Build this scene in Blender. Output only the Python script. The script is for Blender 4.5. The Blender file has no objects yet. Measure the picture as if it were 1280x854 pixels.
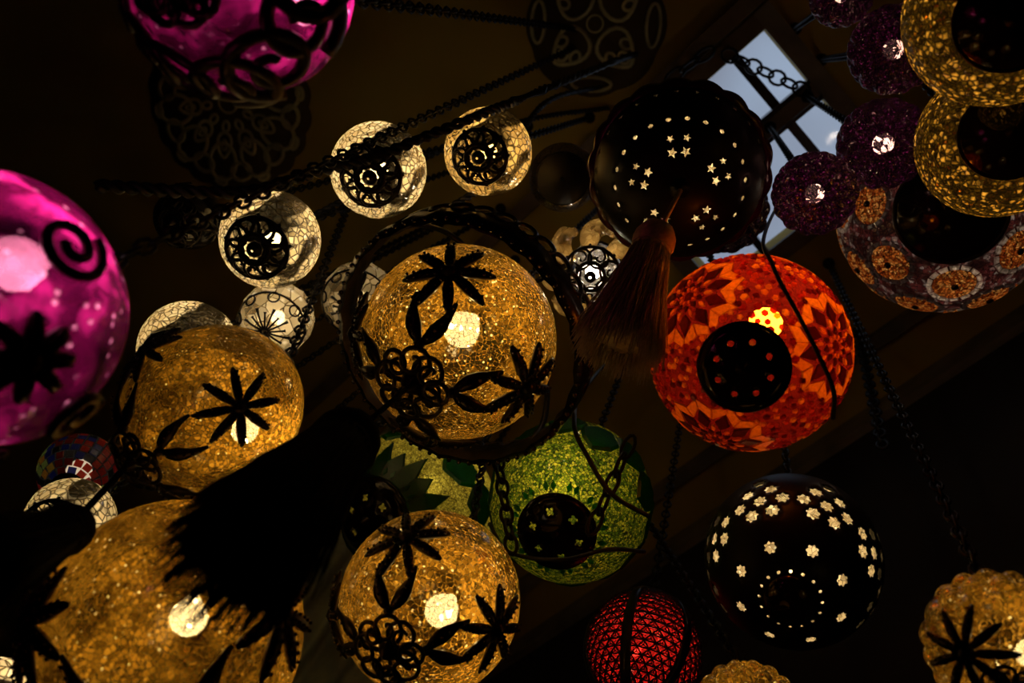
import bpy, math, random
from mathutils import Vector, Matrix, Quaternion
from mathutils.geometry import delaunay_2d_cdt
random.seed(7)
sc = bpy.context.scene
PI = math.pi; sin = math.sin; cos = math.cos

# ------------------------------------------------------------------ camera, world, exposure
W, H, F = 1280, 854, 1100.0
ZENITH = (920, 90)                       # where straight up lies in the frame
CAM = Vector((0, 0, 1.5))
ROOF = CAM.z + 2.6
def camdir(px, py): return Vector((px - 640, 427 - py, -F)).normalized()
RM = Matrix.Rotation(-1.0447218, 3, 'Z') @ camdir(*ZENITH).rotation_difference(Vector((0, 0, 1))).to_matrix()
cd = bpy.data.cameras.new('camera'); cam = bpy.data.objects.new('camera', cd); sc.collection.objects.link(cam)
cam.matrix_world = Matrix.Translation(CAM) @ RM.to_4x4()
cd.sensor_width = 36.0; cd.lens = 36.0 * F / W; cd.clip_start = 0.02
cd.dof.use_dof = True; cd.dof.focus_distance = 1.28; cd.dof.aperture_fstop = 4.5
sc.camera = cam

world = bpy.data.worlds.new('sky'); sc.world = world; world.use_nodes = True
wn = world.node_tree; wn.nodes.clear()
wo = wn.nodes.new('ShaderNodeOutputWorld'); wb = wn.nodes.new('ShaderNodeBackground')
wt = wn.nodes.new('ShaderNodeTexCoord'); wz = wn.nodes.new('ShaderNodeTexNoise'); wr = wn.nodes.new('ShaderNodeValToRGB')
wz.inputs['Scale'].default_value = 4.0; wz.inputs['Detail'].default_value = 3.0
wr.color_ramp.elements[0].position = .35; wr.color_ramp.elements[0].color = (.24, .25, .31, 1)
wr.color_ramp.elements[1].position = .65; wr.color_ramp.elements[1].color = (.40, .48, .62, 1)
wn.links.new(wt.outputs['Generated'], wz.inputs['Vector']); wn.links.new(wz.outputs['Fac'], wr.inputs['Fac'])
wn.links.new(wr.outputs['Color'], wb.inputs['Color']); wn.links.new(wb.outputs[0], wo.inputs['Surface'])
wb.inputs['Strength'].default_value = 1.0

sc.view_settings.view_transform = 'Standard'; sc.view_settings.look = 'None'
sc.view_settings.gamma = 1.0; sc.view_settings.use_curve_mapping = False
sc.view_settings.exposure = 0.0
sc.cycles.use_denoising = True
sc.cycles.sample_clamp_indirect = 4.0
sc.cycles.max_bounces = 8
sc.cycles.caustics_reflective = False; sc.cycles.caustics_refractive = False

def P(px, py, d): return CAM + (RM @ camdir(px, py)) * d           # point seen at a pixel, d metres away
def onroof(px, py, z=ROOF):
    r = RM @ camdir(px, py); return CAM + r * ((z - CAM.z) / r.z)
def size(rpx, px, py, d): return rpx * d * (-camdir(px, py).z) / F  # pixel radius -> metres

# ------------------------------------------------------------------ materials
MATS = {}
class NT:
    def __init__(s, name):
        s.m = bpy.data.materials.new(name); s.m.use_nodes = True; s.t = s.m.node_tree; s.t.nodes.clear()
        s.out = s.t.nodes.new('ShaderNodeOutputMaterial'); s.tc = None
    def n(s, typ, props=None, **ins):
        nd = s.t.nodes.new(typ)
        for k, v in (props or {}).items(): setattr(nd, k, v)
        for k, v in ins.items():
            k = k.replace('_', ' ')
            sock = nd.inputs[int(k[1:])] if (k[0] == 'i' and k[1:].isdigit()) else nd.inputs[k]
            s.put(sock, v)
        return nd
    def put(s, sock, v):
        if isinstance(v, bpy.types.NodeSocket): s.t.links.new(v, sock)
        elif isinstance(v, (tuple, list)) and len(v) == 3 and sock.type == 'RGBA': sock.default_value = (*v, 1)
        else: sock.default_value = v
    def co(s):
        if not s.tc: s.tc = s.t.nodes.new('ShaderNodeTexCoord')
        return s.tc.outputs['Object']
    def math(s, op, a, b=0.0, c=None):
        nd = s.n('ShaderNodeMath', {'operation': op}, i0=a, i1=b)
        if c is not None: s.put(nd.inputs[2], c)
        return nd.outputs[0]
    def rng(s, v, a, b, c=0., d=1.):
        nd = s.n('ShaderNodeMapRange'); s.put(nd.inputs[0], v)
        for i, x in enumerate((a, b, c, d)): s.put(nd.inputs[i + 1], x)
        return nd.outputs[0]
    def mix(s, f, a, b, mode='MIX'):
        nd = s.n('ShaderNodeMix', {'data_type': 'RGBA', 'blend_type': mode}); s.put(nd.inputs[0], f); s.put(nd.inputs[6], a); s.put(nd.inputs[7], b)
        return nd.outputs[2]
    def noise(s, scale, detail=2.0, dist=0.0):
        return s.n('ShaderNodeTexNoise', Vector=s.co(), Scale=scale, Detail=detail, Distortion=dist).outputs['Fac']
    def vor(s, scale, feature='F1', vec=None, rand=1.0):
        return s.n('ShaderNodeTexVoronoi', {'feature': feature}, Vector=vec or s.co(), Scale=scale, Randomness=rand)
    def sep(s, c): return s.n('ShaderNodeSeparateColor', Color=c).outputs
    def bump(s, h, strength, dist): return s.n('ShaderNodeBump', Height=h, Strength=strength, Distance=dist).outputs[0]
    def mixs(s, f, a, b): return s.n('ShaderNodeMixShader', i0=f, i1=a, i2=b).outputs[0]
    def done(s, sh): s.t.links.new(sh, s.out.inputs['Surface']); return s.m

def principled(name, col, rough=.5, metal=0., col2=None, scale=40., bump=0., spec=.5):
    if name in MATS: return MATS[name]
    t = NT(name); c = col
    f = t.noise(scale, 4.)
    if col2: c = t.mix(t.rng(f, .35, .65), col, col2)
    b = t.n('ShaderNodeBsdfPrincipled', Base_Color=c, Roughness=rough, Metallic=metal)
    b.inputs['Specular IOR Level'].default_value = spec
    if bump: t.put(b.inputs['Normal'], t.bump(f, bump, .004))
    MATS[name] = t.done(b.outputs[0]); return MATS[name]

def crackle(name, lo, hi, line, scale, edge=.06, alpha=.12, glint=.2, gloss=.07, bumpk=.6, zone=None, zscale=9., zthr=.5, rough=.12, hotalpha=.45, tint=None, sharp=2., net=None, netscale=12., spark=(1, .86, .55)):
    """crazed blown glass: translucent cells, fracture lines, clear chips, painted glints"""
    if name in MATS: return MATS[name]
    t = NT(name)
    wob = t.n('ShaderNodeTexNoise', Vector=t.co(), Scale=scale * .12, Detail=2.)
    vec = t.n('ShaderNodeVectorMath', {'operation': 'MULTIPLY_ADD'}, i0=wob.outputs['Color'], i1=(.012, .012, .012), i2=t.co()).outputs[0]
    v = t.vor(scale, vec=vec); r = t.sep(v.outputs['Color'])
    ed = t.rng(t.vor(scale, 'DISTANCE_TO_EDGE', vec=vec).outputs['Distance'], 0., edge)
    v2 = t.vor(scale * .45, vec=vec); r2 = t.sep(v2.outputs['Color'])
    big = t.noise(14., 3.)
    k = t.math('POWER', r[0], sharp)
    k = t.math('MULTIPLY', k, t.rng(big, .3, .7, .35, 1.25))
    col = t.mix(t.math('MINIMUM', k, 1.), lo, hi)
    if net is not None:                       # patches where the craze lines stay bright round dark chips
        nz = t.rng(t.noise(netscale, 2.), .46, .56)
        col = t.mix(nz, col, t.mix(t.math('POWER', r[1], 3.), net, lo))
        lw = t.math('MULTIPLY', t.rng(r[1], 0., 1., .35, 1.), 1.)
        line = t.mix(t.math('MULTIPLY', lw, t.rng(t.noise(220., 1.), .40, .62)), lo, line)
    g1 = t.vor(scale * 1.5); gr = t.sep(g1.outputs['Color'])
    col = t.mix(t.math('MULTIPLY', t.rng(gr[0], 1 - glint, 1 - glint + .04), t.rng(g1.outputs['Distance'], .25, .5, 1., 0.)), col, spark)  # glints painted into the colour as random bright specks
    col = t.mix(ed, line, col)
    nrm = t.bump(t.math('ADD', r[1], t.math('MULTIPLY', ed, .5)), bumpk, .003)
    tr = t.n('ShaderNodeBsdfTranslucent', Color=col, Normal=nrm).outputs[0]
    cl = t.n('ShaderNodeBsdfTransparent', Color=tint or hi).outputs[0]
    a = t.mix(t.rng(r[2], 1 - glint, 1. - glint + .02), (alpha,) * 3, (min(1, alpha + hotalpha),) * 3)
    if zone is not None:
        z = t.rng(t.noise(zscale, 1., .8), zthr - .015, zthr + .015)
        a = t.mix(z, a, (zone,) * 3)
    a = t.sep(a)[0]
    sh = t.mixs(a, tr, cl)
    gl = t.n('ShaderNodeBsdfGlossy', Color=(1, .93, .85), Roughness=rough, Normal=nrm).outputs[0]
    fr = t.n('ShaderNodeLayerWeight', Blend=.25, Normal=nrm).outputs['Fresnel']
    sh = t.mixs(t.math('MULTIPLY_ADD', fr, .35, gloss), sh, gl)
    MATS[name] = t.done(sh); return MATS[name]

def tilemat(name='mosaic_tile', trans=.9):
    """stained-glass tile; each piece carries its own colour"""
    if name in MATS: return MATS[name]
    t = NT(name); c = t.n('ShaderNodeAttribute', {'attribute_name': 'col'}).outputs['Color']
    g = t.mix(1.0, c, t.mix(t.rng(t.noise(260., 3.), .3, .7), (.6, .6, .6), (1, 1, 1)), 'MULTIPLY')
    nrm = t.bump(t.noise(180., 3.), .3, .002)
    tr = t.n('ShaderNodeBsdfTranslucent', Color=g, Normal=nrm).outputs[0]
    df = t.n('ShaderNodeBsdfDiffuse', Color=g).outputs[0]
    sh = t.mixs(trans, df, tr)
    gl = t.n('ShaderNodeBsdfGlossy', Color=(1, 1, 1), Roughness=.35, Normal=nrm).outputs[0]
    cl = t.n('ShaderNodeBsdfTransparent', Color=c).outputs[0]
    sh = t.mixs(.05, t.mixs(.16, sh, cl), gl)
    MATS[name] = t.done(sh); return MATS[name]

def backing(name, col, alpha, clear=(1, .95, .9)):
    if name in MATS: return MATS[name]
    t = NT(name)
    g = t.mix(t.rng(t.noise(300., 2.), .35, .65), tuple(x * .5 for x in col), col)
    tr = t.n('ShaderNodeBsdfTranslucent', Color=g).outputs[0]
    cl = t.n('ShaderNodeBsdfTransparent', Color=clear).outputs[0]
    MATS[name] = t.done(t.mixs(alpha, tr, cl)); return MATS[name]

def pebble(name, cols, scale, alpha=.05, gap=(.02, .02, .01), bumpk=.7, gloss=.06, edge=.12, lowf=None, clear=None):
    """tiny glass beads set close together"""
    if name in MATS: return MATS[name]
    t = NT(name); v = t.vor(scale); r = t.sep(v.outputs['Color'])
    ed = t.rng(t.vor(scale, 'DISTANCE_TO_EDGE').outputs['Distance'], .01, edge)
    rp = t.n('ShaderNodeValToRGB', Fac=r[0]); e = rp.color_ramp.elements
    while len(e) < len(cols): e.new(.5)
    for i, c in enumerate(cols): e[i].position = i / (len(cols) - 1); e[i].color = (*c, 1)
    col = t.mix(ed, gap, rp.outputs['Color'])
    if lowf: col = t.mix(t.rng(t.noise(lowf[0], 2.), lowf[1], lowf[1] + .06), col, t.mix(.85, col, lowf[2]))
    nrm = t.bump(t.math('MULTIPLY_ADD', r[1], .7, ed), bumpk, .003)
    tr = t.n('ShaderNodeBsdfTranslucent', Color=col, Normal=nrm).outputs[0]
    cl = t.n('ShaderNodeBsdfTransparent', Color=clear or cols[-1]).outputs[0]
    sh = t.mixs(t.math('MULTIPLY', ed, alpha), tr, cl)
    gl = t.n('ShaderNodeBsdfGlossy', Color=(1, .9, .7), Roughness=.12, Normal=nrm).outputs[0]
    MATS[name] = t.done(t.mixs(gloss, sh, gl)); return MATS[name]

def bulbmat(col, s):
    k = 'bulb_%.2f_%.2f_%.2f_%.1f' % (*col, s)
    if k in MATS: return MATS[k]
    t = NT('lit_bulb'); e = t.n('ShaderNodeEmission', Color=col, Strength=s); MATS[k] = t.done(e.outputs[0]); return MATS[k]

BLACK = principled('black_metal', (.012, .010, .009), .28, .6, (.02, .014, .01), 120., .15)
SHELL = principled('black_pierced_metal', (.006, .005, .005), .4, 0., spec=.15)
BEAD = principled('jet_bead', (.02, .012, .008), .12, .0, spec=.8)
IRON = principled('iron_chain', (.014, .012, .011), .45, .7)
DOME = principled('dark_dome', (.010, .007, .006), .10, .3, (.014, .010, .008), 60.)
RUBBER = principled('cable_rubber', (.008, .008, .008), .5)
GOLD = crackle('gold_crackle_glass', (.085, .035, .002), (.36, .155, .010), (1., .50, .055), 165., .10, .03, .09, .045, 1., net=(.014, .006, .0005), sharp=1.5, tint=(1, .84, .5), spark=(1, .78, .36))
GOLDF = crackle('gold_smooth_glass', (.10, .042, .002), (.56, .25, .018), (.62, .29, .028), 215., .08, .03, .05, .05, 1., net=(.04, .016, .001), netscale=18., sharp=1.7, tint=(1, .84, .5), spark=(1, .78, .36))
CLEAR = crackle('clear_mosaic_glass', (.60, .40, .15), (1., .78, .40), (.010, .006, .002), 105., .15, .02, .05, .05, .5, zone=.98, zscale=8., zthr=.56, tint=(.09, .065, .03), sharp=1.)
CLEARG = crackle('honey_mosaic_glass', (.50, .26, .05), (.95, .58, .16), (.015, .007, .001), 105., .15, .02, .05, .05, .5, zone=.97, zscale=8., zthr=.57, tint=(.12, .075, .022), sharp=1.)
UNLIT = crackle('unlit_clear_glass', (.03, .025, .02), (.12, .11, .10), (.02, .02, .02), 120., .06, .6, .05, .08, .8, tint=(.75, .70, .62))
def mottled(name, lo, mid, hi, sc_, alpha, gloss, tint):
    """hand-blown coloured glass: cloudy streaks, raised dots with sparkle painted in"""
    t = NT(name)
    f = t.noise(sc_, 3., 1.2); f2 = t.noise(sc_ * 3.2, 3., .6)
    k = t.math('MULTIPLY', t.rng(f, .36, .68), t.rng(f2, .3, .62, .25, 1.1))
    rp = t.n('ShaderNodeValToRGB', Fac=k); e = rp.color_ramp.elements; e.new(.5)
    for i, c in enumerate((lo, mid, hi)): e[i].position = (0, .40, 1)[i]; e[i].color = (*c, 1)
    v = t.vor(130.); g = t.math('MULTIPLY', t.rng(t.sep(v.outputs['Color'])[0], .88, .90), t.rng(v.outputs['Distance'], .15, .4, 1., 0.))
    col = t.mix(t.math('MULTIPLY', g, .55), rp.outputs['Color'], tint)  # sparkle painted as bright dots in the glass colour
    nrm = t.bump(t.math('ADD', f2, t.math('MULTIPLY', g, .6)), .8, .012)
    tr = t.n('ShaderNodeBsdfTranslucent', Color=col, Normal=nrm).outputs[0]
    cl = t.n('ShaderNodeBsdfTransparent', Color=tint).outputs[0]
    sh = t.mixs(t.math('MULTIPLY_ADD', k, alpha * 1.5, alpha * .3), tr, cl)
    gl = t.n('ShaderNodeBsdfGlossy', Color=(1, .8, .95), Roughness=.10, Normal=nrm).outputs[0]
    return t.done(t.mixs(gloss, sh, gl))
PURPLE = mottled('magenta_glass', (.004, .0002, .002), (.065, .0015, .022), (.55, .015, .19), 10., .045, .08, (.95, .35, .55))
PLUM = crackle('plum_glass', (.003, .0003, .002), (.022, .0018, .013), (.002, .0002, .0015), 150., .16, .003, .34, .05, .9, hotalpha=.16, tint=(1, .62, .55), rough=.15, spark=(.10, .01, .055))

# ------------------------------------------------------------------ mesh helpers
COL = sc.collection
class MB:
    def __init__(s): s.v = []; s.f = []; s.c = []; s.cc = (1, 1, 1)
    def add(s, vs, fs):
        b = len(s.v); s.v += [tuple(v) for v in vs]; s.f += [tuple(b + i for i in f) for f in fs]; s.c += [s.cc] * len(vs)
    def tube(s, pts, r, sides=6, closed=False, flat=1.0, up=None):
        n = len(pts); pts = [Vector(p) for p in pts]; rs = r if isinstance(r, (list, tuple)) else [r] * n
        vs = []; prev = None
        for i, p in enumerate(pts):
            a = pts[(i - 1) % n] if (closed or i) else p; b = pts[(i + 1) % n] if (closed or i < n - 1) else p
            t = (b - a).normalized() if (b - a).length > 1e-9 else Vector((0, 0, 1))
            if up is not None: u = (up(p) if callable(up) else Vector(up))
            else: u = prev if prev is not None else (Vector((0, 0, 1)) if abs(t.z) < .9 else Vector((1, 0, 0)))
            x = u - t * u.dot(t)
            if x.length < 1e-6: x = t.orthogonal()
            x.normalize(); prev = x; y = t.cross(x)
            for k in range(sides):
                q = 2 * PI * k / sides; vs.append(p + x * (cos(q) * rs[i] * flat) + y * (sin(q) * rs[i]))
        fs = []
        for i in range(n if closed else n - 1):
            j = (i + 1) % n
            for k in range(sides):
                l = (k + 1) % sides; fs.append((i * sides + k, i * sides + l, j * sides + l, j * sides + k))
        if not closed: fs += [tuple(range(sides - 1, -1, -1)), tuple((n - 1) * sides + k for k in range(sides))]
        s.add(vs, fs)
    def rev(s, prof, segs=32, mod=None, cap0=False, cap1=False):
        vs = []
        for i, (r, z) in enumerate(prof):
            for k in range(segs):
                a = 2 * PI * k / segs; m = mod(i, a) if mod else 1.
                vs.append((r * m * cos(a), r * m * sin(a), z))
        fs = []
        for i in range(len(prof) - 1):
            for k in range(segs):
                l = (k + 1) % segs; fs.append((i * segs + k, i * segs + l, (i + 1) * segs + l, (i + 1) * segs + k))
        if cap0: fs.append(tuple(range(segs - 1, -1, -1)))
        if cap1: fs.append(tuple((len(prof) - 1) * segs + k for k in range(segs)))
        s.add(vs, fs)
    def blob(s, c, r, sq=1.0, n=None):
        c = Vector(c); n = (n or Vector((0, 0, 1))).normalized(); x = n.orthogonal().normalized(); y = n.cross(x)
        vs = [c + n * r * sq, c - n * r * sq]
        for h in (.5, -.5):
            for k in range(6):
                a = PI / 3 * k + (PI / 6 if h < 0 else 0); vs.append(c + n * r * h * sq + (x * cos(a) + y * sin(a)) * r * .87)
        fs = []
        for k in range(6):
            l = (k + 1) % 6
            fs += [(0, 2 + k, 2 + l), (1, 8 + l, 8 + k), (2 + k, 8 + k, 2 + l), (2 + l, 8 + k, 8 + l)]
        s.add(vs, fs)
    def box(s, a, b):
        (x0, y0, z0), (x1, y1, z1) = a, b
        vs = [(x, y, z) for z in (z0, z1) for y in (y0, y1) for x in (x0, x1)]
        s.add(vs, [(0, 2, 3, 1), (4, 5, 7, 6), (0, 1, 5, 4), (2, 6, 7, 3), (0, 4, 6, 2), (1, 3, 7, 5)])
    def build(s, name, mat, parent=None, smooth=True, col=False):
        me = bpy.data.meshes.new(name); me.from_pydata(s.v, [], s.f); me.validate(); me.materials.append(mat)
        if smooth: me.polygons.foreach_set('use_smooth', [True] * len(me.polygons))
        if col:
            at = me.attributes.new('col', 'FLOAT_COLOR', 'POINT')
            at.data.foreach_set('color', [x for c in s.c for x in (*c, 1)])
        me.update()
        o = put(name, me, parent)
        if name == 'beading': o['kind'] = 'stuff'
        return o
def put(name, me, parent=None):
    o = bpy.data.objects.new(name, me); COL.objects.link(o); o.parent = parent; return o
def tag(o, label, cat, group=None):
    o['label'] = label; o['category'] = cat
    if group: o['group'] = group
    return o
def struct(o, label=None):
    o['kind'] = 'structure'
    if label: o['label'] = label
    return o

# ------------------------------------------------------------------ the room
X0, X1, Y0, Y1 = -2.6, 5.2, -1.02, 4.2
SX0, SX1, SY0, SY1 = -.125, .42, -.445, .035                       # rooflight opening
CEIL = principled('brown_plaster', (.52, .35, .05), .9, 0., (.46, .31, .043), 3., .1)
WALLM = principled('dark_wall', (.022, .016, .010), .9, 0., (.016, .011, .008), 2.)
FLOORM = principled('dark_floor', (.03, .022, .016), .6, 0., (.045, .03, .02), 5.)
WOOD = principled('brown_timber', (.20, .13, .06), .6, 0., (.13, .08, .035), 18., .2)
TRIMM = principled('buff_moulding', (.30, .23, .14), .7, 0., (.16, .12, .07), 9.)
m = MB()
for a, b in (((X0, Y0), (SX0, Y1)), ((SX1, Y0), (X1, Y1)), ((SX0, Y0), (SX1, SY0)), ((SX0, SY1), (SX1, Y1))):
    m.box((*a, ROOF), (*b, ROOF + .12))
struct(m.build('ceiling', CEIL, smooth=False))
m = MB(); m.box((X0, Y0, -.1), (X1, Y1, 0)); struct(m.build('floor', FLOORM, smooth=False))
for nm, a, b in (('wall_right', (X0, Y0 - .12, 0), (X1, Y0, ROOF)), ('wall_left', (X0, Y1, 0), (X1, Y1 + .12, ROOF)),
                 ('wall_back', (X0 - .12, Y0, 0), (X0, Y1, ROOF)), ('wall_front', (X1, Y0, 0), (X1 + .12, Y1, ROOF))):
    m = MB(); m.box(a, b); struct(m.build(nm, WALLM, smooth=False))
m = MB(); m.box((X0, Y0 + .16, ROOF - .03), (X1, Y0 + .20, ROOF)); struct(m.build('trim_1', TRIMM, smooth=False))
m = MB(); m.box((X0, Y0, ROOF - .10), (X1, Y0 + .025, ROOF)); struct(m.build('trim_2', TRIMM, smooth=False))
m = MB(); m.box((X0, SY1 + .055, ROOF - .07), (X1, SY1 + .10, ROOF)); struct(m.build('trim_3', WOOD, smooth=False))
win = bpy.data.objects.new('window_1', None); COL.objects.link(win); struct(win, 'square rooflight with iron bars and pale daylight behind the glass')
win.location = ((SX0 + SX1) / 2, (SY0 + SY1) / 2, ROOF)
def wpart(nm, a, b, mat):
    m = MB(); L = win.location; m.box([a[i] - L[i] for i in range(3)], [b[i] - L[i] for i in range(3)]); return m.build(nm, mat, win, False)
fz0, fz1 = ROOF - .02, ROOF + .115; fw = .05
wpart('frame_side', (SX0 - fw, SY0 - fw, fz0), (SX0, SY1 + fw, ROOF + .0), TRIMM); wpart('frame_side', (SX1, SY0 - fw, fz0), (SX1 + fw, SY1 + fw, ROOF), WOOD)
wpart('frame_side', (SX0, SY0 - fw, fz0), (SX1, SY0, ROOF), WOOD); wpart('frame_side', (SX0, SY1, fz0), (SX1, SY1 + fw, ROOF), WOOD)
wpart('iron_bar', (-.035, SY0, ROOF - .01), (-.008, SY1, ROOF + .03), BLACK); wpart('iron_bar', (.24, SY0, ROOF - .01), (.262, SY1, ROOF + .03), BLACK)
wpart('timber_bar', (SX0, -.195, ROOF - .045), (SX1, -.155, ROOF + .03), WOOD); wpart('iron_bar', (SX0, -.153, ROOF - .05), (SX1, -.142, ROOF + .03), BLACK)
wpart('iron_bar', (SX0, -.207, ROOF - .05), (SX1, -.197, ROOF + .03), BLACK)
t = NT('rooflight_glass'); cl = t.n('ShaderNodeBsdfTransparent', Color=(.93, .96, .98)).outputs[0]
gl = t.n('ShaderNodeBsdfGlossy', Color=(1, 1, 1), Roughness=.05).outputs[0]; PANE = t.done(t.mixs(.04, cl, gl))
xs = (SX0, -.0215, .251, SX1); ys = (SY0, -.175, SY1)
for i in range(3):
    for j in range(2): wpart('pane', (xs[i], ys[j], ROOF + .05), (xs[i + 1], ys[j + 1], ROOF + .056), PANE)

# ------------------------------------------------------------------ lantern kit
HOOKS = []; LAMPS = []
class Lantern:
    """Frame of one hanging globe: local -Z is its bottom pole."""
    def __init__(s, name, label, group, px, py, rpx, d, pole=None, spin=None, sz=1.0, cat='lantern'):
        s.C = P(px, py, d); s.R = size(rpx, px, py, d); s.sz = sz
        n = Vector((0, 0, -1))
        if pole: n = s.hit(*pole)
        q = Vector((0, 0, -1)).rotation_difference(n)
        a = 0.
        if spin is not None:
            l = q.inverted() @ s.hit(*spin); a = math.atan2(l.y, l.x)
        q = q @ Quaternion((0, 0, 1), a)
        s.M = Matrix.Translation(s.C) @ q.to_matrix().to_4x4()
        s.o = bpy.data.objects.new(name, None); COL.objects.link(s.o); s.o.empty_display_size = .05
        s.o.rotation_mode = 'QUATERNION'; s.o.location = s.C; s.o.rotation_quaternion = q
        tag(s.o, label, cat, group); LAMPS.append(s); s.clear = 1.08
    def hit(s, px, py):
        r = RM @ camdir(px, py); oc = CAM - s.C; b = oc.dot(r); dd = b * b - oc.dot(oc) + s.R ** 2
        t = -b - math.sqrt(dd) if dd > 0 else -b
        return (CAM + r * t - s.C).normalized()
    def S(s, th, ph, k=1.0): return Vector((sin(th) * cos(ph), sin(th) * sin(ph), -cos(th) * s.sz)) * (s.R * k)
    def tang(s, th, ph):
        c = Vector((sin(th) * cos(ph), sin(th) * sin(ph), -cos(th)))
        e1 = Vector((cos(th) * cos(ph), cos(th) * sin(ph), sin(th))); return c, e1, Vector((-sin(ph), cos(ph), 0))
    def dirn(s, fr, u, v):
        c, e1, e2 = fr; r = math.hypot(u, v)
        return c if r < 1e-9 else c * cos(r) + (e1 * u + e2 * v) * (sin(r) / r)
    def T(s, fr, u, v, k=1.0):
        d = s.dirn(fr, u, v); return Vector((d.x, d.y, d.z * s.sz)) * (s.R * k)
    def globe(s, mat, name='globe', k=1.0, mod=None, th0=0.02, th1=2.86, nu=64, nv=36, smooth=True):
        vs = []; fs = []
        for i in range(nv + 1):
            th = th0 + (th1 - th0) * i / nv
            for j in range(nu):
                ph = 2 * PI * j / nu; vs.append(s.S(th, ph, k * (mod(th, ph) if mod else 1.)))
        for i in range(nv):
            for j in range(nu):
                l = (j + 1) % nu; fs.append((i * nu + j, (i + 1) * nu + j, (i + 1) * nu + l, i * nu + l))
        fs.append(tuple(range(nu)))
        m = MB(); m.add(vs, fs); return m.build(name, mat, s.o, smooth)
    def bulb(s, col, L, k=.17, z=.12, at=None):
        r = s.R * k; c = Vector((0, 0, s.R * z))
        if at: c = s.M.inverted() @ P(*at)
        m = MB(); m.rev([(.01 * r, -r), (.55 * r, -.85 * r), (.9 * r, -.4 * r), (r, 0), (.85 * r, .5 * r), (.5 * r, 1.0 * r), (.4 * r, 1.5 * r)], 12, cap0=True, cap1=True)
        m.v = [tuple(Vector(v) + c) for v in m.v]
        b = m.build('bulb', bulbmat(col, L / (k * k)), s.o)
        m = MB(); m.rev([(.42 * r, 1.5 * r), (.45 * r, 2.4 * r)], 12, cap0=True, cap1=True); m.v = [tuple(Vector(v) + c) for v in m.v]
        m.build('socket', BLACK, s.o); return b
    def top(s, hook=None, th=2.86, vent=True):
        """collar on the neck, and the chain up to a hook in the ceiling"""
        R = s.R; z0 = -cos(th) * R * s.sz; r0 = sin(th) * R
        m = MB(); m.rev([(r0 * 1.02, z0 - .04 * R), (r0 * 1.25, z0 - .03 * R), (r0 * 1.3, z0 + .02 * R), (r0 * 1.04, z0 + .10 * R), (r0 * .98, z0 + .09 * R), (r0 * 1.02, z0 - .04 * R)], 20)
        col = m.build('collar', BLACK, s.o)
        for i in range(3):
            a = 2 * PI * i / 3; m = MB(); m.tube([Vector((r0 * cos(a), r0 * sin(a), z0 + .09 * R)), Vector((r0 * .5 * cos(a), r0 * .5 * sin(a), z0 + .2 * R)), Vector((0, 0, z0 + .26 * R))], .022 * R, 5); m.build('stay', BLACK, col)
        if not vent:
            m = MB(); m.rev([(r0 * 1.0, z0 + .05 * R), (r0 * .7, z0 + .12 * R), (r0 * .25, z0 + .17 * R)], 20, cap1=True); m.build('light_block_cap', BLACK, col)  # open necks light the ceiling; this unseen cover is added to stop it
        s.eye = Vector((0, 0, z0 + .25 * R))
    # ---- ornaments
    def tile(s, m, fr, poly, k0=1.004, k1=1.022, ins=.68):
        n = len(poly); cu = sum(p[0] for p in poly) / n; cv = sum(p[1] for p in poly) / n
        vs = [s.T(fr, u, v, k0) for u, v in poly] + [s.T(fr, cu + (u - cu) * ins, cv + (v - cv) * ins, k1) for u, v in poly]
        m.add(vs, [(i, (i + 1) % n, n + (i + 1) % n, n + i) for i in range(n)] + [tuple(range(n, 2 * n))])
    def onetile(s, name, fr, poly, col, parent, mat=None, **kw):
        m = MB(); m.cc = col; s.tile(m, fr, poly, **kw); return m.build(name, mat or tilemat(), parent, False, True)
    def star(s, th, ph, rl=.45, n=8, w=.062, rot=0., lab=None):
        fr = s.tang(th, ph); R = s.R
        g = MB(); g.blob(s.T(fr, 0, 0, 1.07), R * .085, .8, fr[0]); hub = g.build('star_ornament', BLACK, s.o)
        for k in range(n):
            a = rot + 2 * PI * k / n; ln = rl * random.uniform(.93, 1.05)
            ts = [.05, .12, .22, .32, .42, .48]
            ts = [.04 + (ln - .04) * x for x in (0, .18, .42, .65, .88, 1.)]
            rr = [w * x * R for x in (.45, .8, 1.0, .92, .66, .3)]
            m = MB(); m.tube([s.T(fr, cos(a) * t, sin(a) * t, 1.05) for t in ts], rr, 6, flat=.7, up=fr[0]); ray = m.build('ray', BLACK, hub)
            m = MB()
            for sd in (-1, 1):
                for j in range(5):
                    t = .12 + (ln - .15) * j / 4.5; o_ = sd * w * .45
                    m.blob(s.T(fr, cos(a) * t - sin(a) * o_, sin(a) * t + cos(a) * o_, 1.05 + w * .62), R * .017, 1., fr[0])
            for q in (m,):
                b = q.build('beading', BEAD, hub)
        return hub
    def leaves(s, ph, th0=.36, th1=.80, dv=.20, w=.085):
        fr = s.tang(th0, ph); R = s.R
        g = MB(); g.blob(s.T(fr, 0, 0, 1.06), R * .06, 1., fr[0]); hub = g.build('leaf_pair', BLACK, s.o)
        for sd in (-1, 1):
            pts = []; n = 7
            for i in range(n):
                t = i / (n - 1); pts.append(s.T(fr, (th1 - th0) * t, sd * (dv * t ** .8 + .03 * sin(PI * t)), 1.05))
            rr = [w * R * x for x in (.3, .75, 1., .85, .55, .4, .25)]
            m = MB(); m.tube(pts, rr, 6, flat=.55, up=fr[0]); m.build('leaf', BLACK, hub)
            m = MB()
            for i in range(1, n - 1):
                p = pts[i]; m.blob(p * 1.045, R * .018, 1., fr[0])
            m.build('beading', BEAD, hub)
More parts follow.
